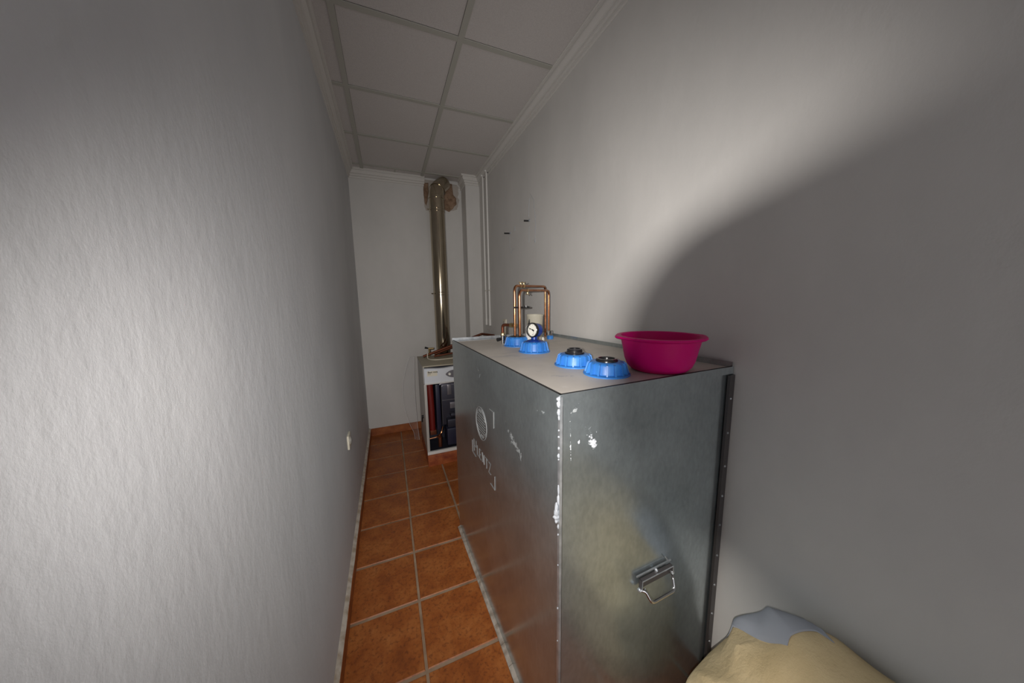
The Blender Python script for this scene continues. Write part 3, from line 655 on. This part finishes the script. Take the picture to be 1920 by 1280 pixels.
# yellow hose on the boiler top
bm = BM(); z = Z1 + .011
tube(bm, fillet([(X0 + .085, Y0 + .36, z + .055), (X0 + .080, Y0 + .355, z), (X0 + .11, Y0 + .27, z), (X0 + .17, Y0 + .245, z), (X0 + .30, Y0 + .27, z), (X0 + .42, Y0 + .30, z)], .03), .0045, 8)
obj('thin_hose', bm, M['ivory'], label='thin pale yellow hose lying on top of the boiler', cat='hose')
# dull copper pipes over the boiler
def pipe(name, pts, r, label, rad=.02, m='copper_dull'):
    bm = BM(); tube(bm, fillet(pts, rad), r, 12); return obj(name, bm, M[m], label=label, cat='pipe', group='brown pipes behind the tank')
pipe('heating_pipe', [(.315, 3.26, Z1 + .014), (.965, 3.27, 1.165), (1.035, 3.06, 1.165)], .013, 'long brown pipe rising from the boiler top and kinking behind the tank')
pipe('heating_pipe', [(.440, 3.32, Z1 + .018), (.64, 3.34, 1.03), (.97, 3.33, 1.10)], .016, 'brown pipe slanting low behind the flue foot')
pipe('heating_pipe', [(.42, 3.20, Z1 + .016), (.70, 3.20, Z1 + .045)], .010, 'thin brown pipe lying lowest on the boiler top')
t_ = thing('vent_valve', 'small brass vent valve on the boiler top left of the flue', 'valve', (.385, 3.30, Z1 + .006))
bm = BM(); tube(bm, [(.385, 3.30, Z1 + .006), (.385, 3.30, 1.045)], .010, 10); tube(bm, [(.375, 3.30, 1.035), (.43, 3.30, 1.035)], .012, 10); obj('valve_body', bm, M['brass'], t_)
bm = BM(); tube(bm, [(.375, 3.30, 1.04), (.34, 3.30, 1.05)], [.006, .012], 10); obj('valve_knob', bm, M['black'], t_)

# ------------------------------------------------------------------ flue
flu = thing('flue_pipe', 'shiny stainless steel flue pipe rising from boiler to the ceiling corner', 'flue', (.555, 3.445, .95))
FR = .080; fcx, fcy = .562, 3.47
bm = BM(); lathe(bm, [(FR * .96, .80), (FR * .96, 1.02), (FR * .98, 1.03), (FR, 1.62)], (fcx, fcy, 0), 64); obj('flue_section', bm, M['steel'], flu)
bm = BM(); lathe(bm, [(FR * .985, 1.62), (FR, 1.64), (FR, 2.50), (FR * 1.0, 2.52)], (fcx, fcy, 0), 64); obj('flue_section', bm, M['steel'], flu)
for z in (1.62, 2.50):
    bm = BM()
    for dz in (-.014, .014): tube(bm, [(fcx + (FR + .001) * math.cos(a_), fcy + (FR + .001) * math.sin(a_), z + dz) for a_ in [k * math.pi / 32 for k in range(64)]], .0035, 6, closed=True)
    tube(bm, [(fcx - FR - .004, fcy - .03, z), (fcx - FR - .026, fcy - .035, z)], .006, 8)
    obj('clamp_ring', bm, M['steel'], flu)
bm = BM(); pts = [(fcx, fcy, 2.50), (fcx, fcy, 2.62)]
for k in range(1, 9):
    a_ = math.radians(60) * k / 8; R_ = .16; pts.append((fcx + (R_ - R_ * math.cos(a_)) * .55, fcy + (R_ - R_ * math.cos(a_)) * .85, 2.62 + R_ * math.sin(a_)))
e_ = Vector(pts[-1]); dd = (e_ - Vector(pts[-2])).normalized(); pts.append(e_ + dd * .14)
tube(bm, pts, FR * 1.01, 40); elb = obj('elbow', bm, M['steel'], flu)
for (ci, sc) in ((1, 1.04), (6, 1.04)):
    c_ = Vector(pts[ci]); dr_ = (Vector(pts[ci + 1]) - Vector(pts[ci - 1])).normalized(); u_, v_ = frame(dr_)
    bm = BM(); tube(bm, [c_ + (u_ * math.cos(a_) + v_ * math.sin(a_)) * FR * sc for a_ in [k * math.pi / 24 for k in range(48)]], .0035, 6, closed=True); obj('elbow_seam', bm, M['steel'], elb)
# crumbling hole filler on the back wall behind the elbow
def patch(name, pts_out, yw, depth, m, parent, seed):
    """irregular lumpy disc on the back wall: polar outline"""
    bm = BM(); cx = sum(p[0] for p in pts_out) / len(pts_out); cz = sum(p[1] for p in pts_out) / len(pts_out)
    nr, na = 10, len(pts_out) * 6; rings = []
    def outline(u):
        f_ = u * len(pts_out); i = int(f_) % len(pts_out); t2 = f_ - int(f_); a_, b_ = pts_out[i], pts_out[(i + 1) % len(pts_out)]
        return a_[0] + (b_[0] - a_[0]) * t2, a_[1] + (b_[1] - a_[1]) * t2
    cv = bm.verts.new((cx, yw - depth, cz))
    for r in range(1, nr + 1):
        ring = []
        for k in range(na):
            ox, oz = outline(k / na); q_ = r / nr
            jit = 1 + (.10 * noise.noise(Vector((ox * 22, oz * 22, seed))) if r == nr else 0)
            x = cx + (ox - cx) * q_ * jit; z = cz + (oz - cz) * q_ * jit
            h_ = depth * (1 - q_ ** 4) * (.6 + .9 * abs(noise.noise(Vector((x * 17, z * 17, seed + 5))))) + (.0 if r == nr else .004)
            ring.append(bm.verts.new((x, yw - h_ if r < nr else yw + .002, z)))
        rings.append(ring)
    for k in range(na): bm.faces.new((cv, rings[0][k], rings[0][(k + 1) % na]))
    for a_, b_ in zip(rings, rings[1:]):
        for k in range(na): bm.faces.new((a_[k], a_[(k + 1) % na], b_[(k + 1) % na], b_[k]))
    return obj(name, bm, m, parent)
patch('raw_plaster_patch', [(.455, 2.89), (.455, 2.72), (.462, 2.60), (.475, 2.56), (.56, 2.56), (.66, 2.66), (.75, 2.57), (.84, 2.60), (.865, 2.68), (.862, 2.89)], YB, .008, M['rawplaster'], wall_b, 1)
patch('foam_filler', [(.60, 2.88), (.60, 2.72), (.62, 2.60), (.68, 2.585), (.745, 2.57), (.79, 2.60), (.83, 2.655), (.835, 2.72), (.80, 2.76), (.79, 2.88)], YB - .004, .035, M['foam'], wall_b, 2)
patch('foam_filler', [(.468, 2.86), (.462, 2.74), (.470, 2.64), (.482, 2.60), (.50, 2.66), (.52, 2.76), (.52, 2.86)], YB - .004, .028, M['foam'], wall_b, 3)

# plastic film leaning between boiler and wall
bm = BM(); bm2 = BM(); n = 20; Lp = []; Rp = []
for i in range(n + 1):
    q_ = i / n; z = .945 * (1 - q_) + .02 * q_
    wdt = .035 + .085 * math.sin(math.pi * min(1, q_ * 1.1)) ** .8
    xm = .222 - .02 * math.sin(math.pi * q_); y = 3.42 - .05 * q_
    Lp.append(Vector((xm - wdt * .92, y, z))); Rp.append(Vector((xm + .012, y - .03, z)))
rows = []
for a_, b_ in zip(Lp, Rp):
    rows.append([bm.verts.new(a_.lerp(b_, k / 5) + Vector((0, -.012 * math.sin(math.pi * k / 5), 0))) for k in range(6)])
for a_, b_ in zip(rows, rows[1:]):
    for k in range(5): bm.faces.new((a_[k], a_[k + 1], b_[k + 1], b_[k]))
film = obj('plastic_sheet', bm, M['film'], label='clear plastic film standing folded between boiler side and back wall', cat='sheet')
tube(bm2, Lp, .0018, 6); tube(bm2, [Lp[0]] + Rp, .0022, 6)
obj('folded_edge', bm2, M['film_edge'], film)

# ------------------------------------------------------------------ small fittings
t_ = thing('wall_socket', 'cream socket box low on the left wall', 'socket', (XL, 2.085, .672))
bm = BM(); box(bm, (XL, 2.040, .628), (XL + .012, 2.130, .716), .003); obj('cover_plate', bm, M['ivory'], t_)
bm = BM(); lathe(bm, [(.026, .012), (.026, .015), (.021, .015), (.020, .006), (0, .006)], (XL, 2.085, .672), 32, axis_to((1, 0, 0))); obj('socket_well', bm, M['cream'], t_)
t_ = thing('wall_switch', 'ivory double switch plate on the right wall behind the copper pipes', 'switch', (XR, 2.755, 1.285))
bm = BM(); box(bm, (XR - .010, 2.715, 1.215), (XR + .002, 2.800, 1.355), .003); obj('cover_plate', bm, M['ivory'], t_)
for z in (1.235, 1.293):
    bm = BM(); box(bm, (XR - .014, 2.735, z), (XR - .009, 2.780, z + .045), .002); obj('switch_rocker', bm, M['cream'], t_)
for (y, zt, lab) in ((3.315, 2.90, 'white surface conduit nearer the pillar on the right wall'), (3.185, 2.90, 'white surface conduit farther from the pillar on the right wall')):
    c_ = thing('conduit_pipe', lab, 'pipe', (XR - .012, y, 1.26), 'white conduits on the right wall'); zt = 2.86
    bm = BM(); tube(bm, [(XR - .014, y, 1.27), (XR - .014, y, zt - .01), (XR - .030, y, zt + .005)], .0105, 12); obj('pipe', bm, M['white'], c_)
    bm = BM(); tube(bm, [(XR - .014, y, 1.262), (XR - .014, y, 1.33)], .0135, 12); obj('sleeve', bm, M['white'], c_)
    bm = BM(); box(bm, (XR - .028, y - .018, 1.640), (XR, y + .018, 1.652), .002); obj('pipe_clip', bm, M['cream'], c_)
    bm = BM(); tube(bm, [(XR - .012, y - .030, zt - .02), (XR + .001, y - .030, zt - .02)], .012, 12); obj('hole_plug', bm, M['dark'], c_)
bm = BM()
for (y, z, r) in ((3.32, 1.215, .009), (3.25, 1.205, .011), (3.20, 1.215, .008), (3.27, 1.19, .008)): blob(bm, (XR, y, z), r, (.5, 1, 1), y)
obj('plaster_hole', bm, M['rawplaster'], wall_r)
def peg(y, z, l_, label):
    c_ = thing('wall_peg', label, 'peg', (XR, y, z), 'metal pegs in the right wall')
    bm = BM(); tube(bm, [(XR - l_, y, z), (XR + .004, y, z + .002)], .006, 10); obj('rod', bm, M['dark'], c_)
    bm = BM(); tube(bm, [(XR - l_ - .002, y, z), (XR - l_ + .002, y, z)], .0068, 10); obj('end', bm, M['black'], c_)
    bm = BM(); blob(bm, (XR, y - .010, z + .003), .016, (.5, 1, .6), 3); obj('plaster_collar', bm, M['sealant'], c_)
peg(2.205, 2.139, .038, 'higher and nearer metal peg sticking out of the right wall')
peg(2.60, 2.124, .050, 'lower and farther short metal peg in the right wall')
bm = BM()
def wl(pts, r=.0020): tube(bm, [Vector((XR - .0004, y, z)) for y, z in pts], r, 5)
wl([(2.20, 2.10), (2.205, 1.98)]); wl([(2.19, 2.30), (2.205, 2.24), (2.21, 2.17)]); wl([(2.18, 2.33), (2.12, 2.27), (2.09, 2.10), (2.10, 1.99)], .0015); wl([(2.12, 1.99), (2.10, 1.96), (2.09, 1.99)])
wl([(2.60, 2.10), (2.60, 2.02), (2.57, 1.95), (2.52, 1.99)], .0015); wl([(2.50, 2.12), (2.48, 2.16), (2.475, 2.12)], .0022)
obj('plaster_scar', bm, M['sealant'], wall_r)

# ------------------------------------------------------------------ cream bundle at the right
bm = BM(); nu, nv = 96, 56; bc = Vector((.935, -.02, 0)); rows = []
def bundle(u, v):
    ax, ay, az = .195, .590, .60
    cu_, su_ = math.cos(u), math.sin(u); cv_, sv_ = math.cos(v), math.sin(v)
    pw = lambda x, e: math.copysign(abs(x) ** e, x)
    p = Vector((ax * pw(cu_, .35) * pw(cv_, .28), ay * pw(su_, .35) * pw(cv_, .28), az * max(pw(sv_, .7), -.0)))
    p.z *= 1.0 + .85 * (p.x - .085) - .12 * p.y
    n_ = p.normalized()
    q_ = p * 3.2
    fold = .030 * noise.noise(Vector((q_.x * 1.1, q_.y * .9, q_.z * 2.2))) + .018 * (1 - abs(noise.noise(Vector((q_.x * 2.2 + q_.z, q_.y * 1.6 - q_.z * .8, q_.z)))) * 3)
    return bc + p + n_ * fold
for j in range(nv + 1):
    v = (math.pi / 2) * j / nv; rows.append([])
    for i in range(nu):
        p = bundle(2 * math.pi * i / nu, v); p.z = max(p.z, 0.001); p.x = min(p.x, xr(p.y, p.z) - .004)
        rows[-1].append(bm.verts.new(p))
for a_, b_ in zip(rows, rows[1:]):
    for k in range(nu): bm.faces.new((a_[k], a_[(k + 1) % nu], b_[(k + 1) % nu], b_[k]))
bm.faces.new(rows[0][::-1])
obj('fabric_bundle', bm, M['cloth'], label='rumpled cream fabric bundle on the floor at the near end of the tank', cat='bundle')
bm = BM(); nu, nv = 26, 14; lay = []
for off in (.016, .001):
    g_ = []
    for j in range(nv + 1):
        g_.append([])
        for i in range(nu + 1):
            u = math.radians(36 + 50 * i / nu); v = math.radians(30 + 46 * j / nv)
            p = bundle(u, v); n_ = (p - Vector((bc.x, p.y * .6, .1))).normalized()
            e_ = min(i, nu - i, j, nv - j) / 2.0; o2 = off if off < .01 else off * min(1, .25 + e_ * .5) + .006 * noise.noise(p * 18)
            p = p + n_ * o2; p.x = min(p.x, xr(p.y, p.z) - .003); g_[-1].append(bm.verts.new(p))
    lay.append(g_)
for q_, g_ in enumerate(lay):
    for j in range(nv):
        for i in range(nu): bm.faces.new((g_[j][i], g_[j][i + 1], g_[j + 1][i + 1], g_[j + 1][i]))
ring = lambda g_: [g_[0][i] for i in range(nu)] + [g_[j][nu] for j in range(nv)] + [g_[nv][i] for i in range(nu, 0, -1)] + [g_[j][0] for j in range(nv, 0, -1)]
r0, r1 = ring(lay[0]), ring(lay[1])
for k in range(len(r0)): bm.faces.new((r0[k], r0[(k + 1) % len(r0)], r1[(k + 1) % len(r1)], r1[k]))
obj('folded_cloth', bm, M['cloth_grey'], label='blue-grey folded cloth lying on the cream bundle against the right wall', cat='cloth')
# ------------------------------------------------------------------ photographer's camera on its tripod (casts the round shadow on the right wall)
tri = thing('camera_tripod', 'black camera with wide lens standing on a tripod at the viewpoint', 'camera', (CM @ Vector((0, 0, .12))).xy.to_3d())
R3 = cam.rotation_euler.to_matrix()
bm = BM(); lathe(bm, [(.034, .012), (.042, .014), (.042, .060), (.038, .064), (.038, .105)], cam.location, 40, R3); obj('lens', bm, M['blackmat'], tri)
bm = BM(); vs = box(bm, (-.050, -.070, .105), (.048, .075, .165), .008)
for v in bm.verts: v.co = CM @ v.co
obj('body', bm, M['blackmat'], tri)
hub = CM @ Vector((.0, -.085, .135))
bm = BM(); tube(bm, [hub + Vector((0, 0, .02)), hub + Vector((0, 0, -.35))], .014, 12); obj('centre_column', bm, M['blackmat'], tri)
for a_ in (200, 320, 80):
    f_ = Vector((math.cos(math.radians(a_)) * .20, math.sin(math.radians(a_)) * .20, 0)); f_ = Vector((hub.x + f_.x, hub.y + f_.y - .0, 0.0))
    bm = BM(); tube(bm, [hub + Vector((0, 0, -.12)), f_], [.013, .009], 10); obj('leg', bm, M['blackmat'], tri)
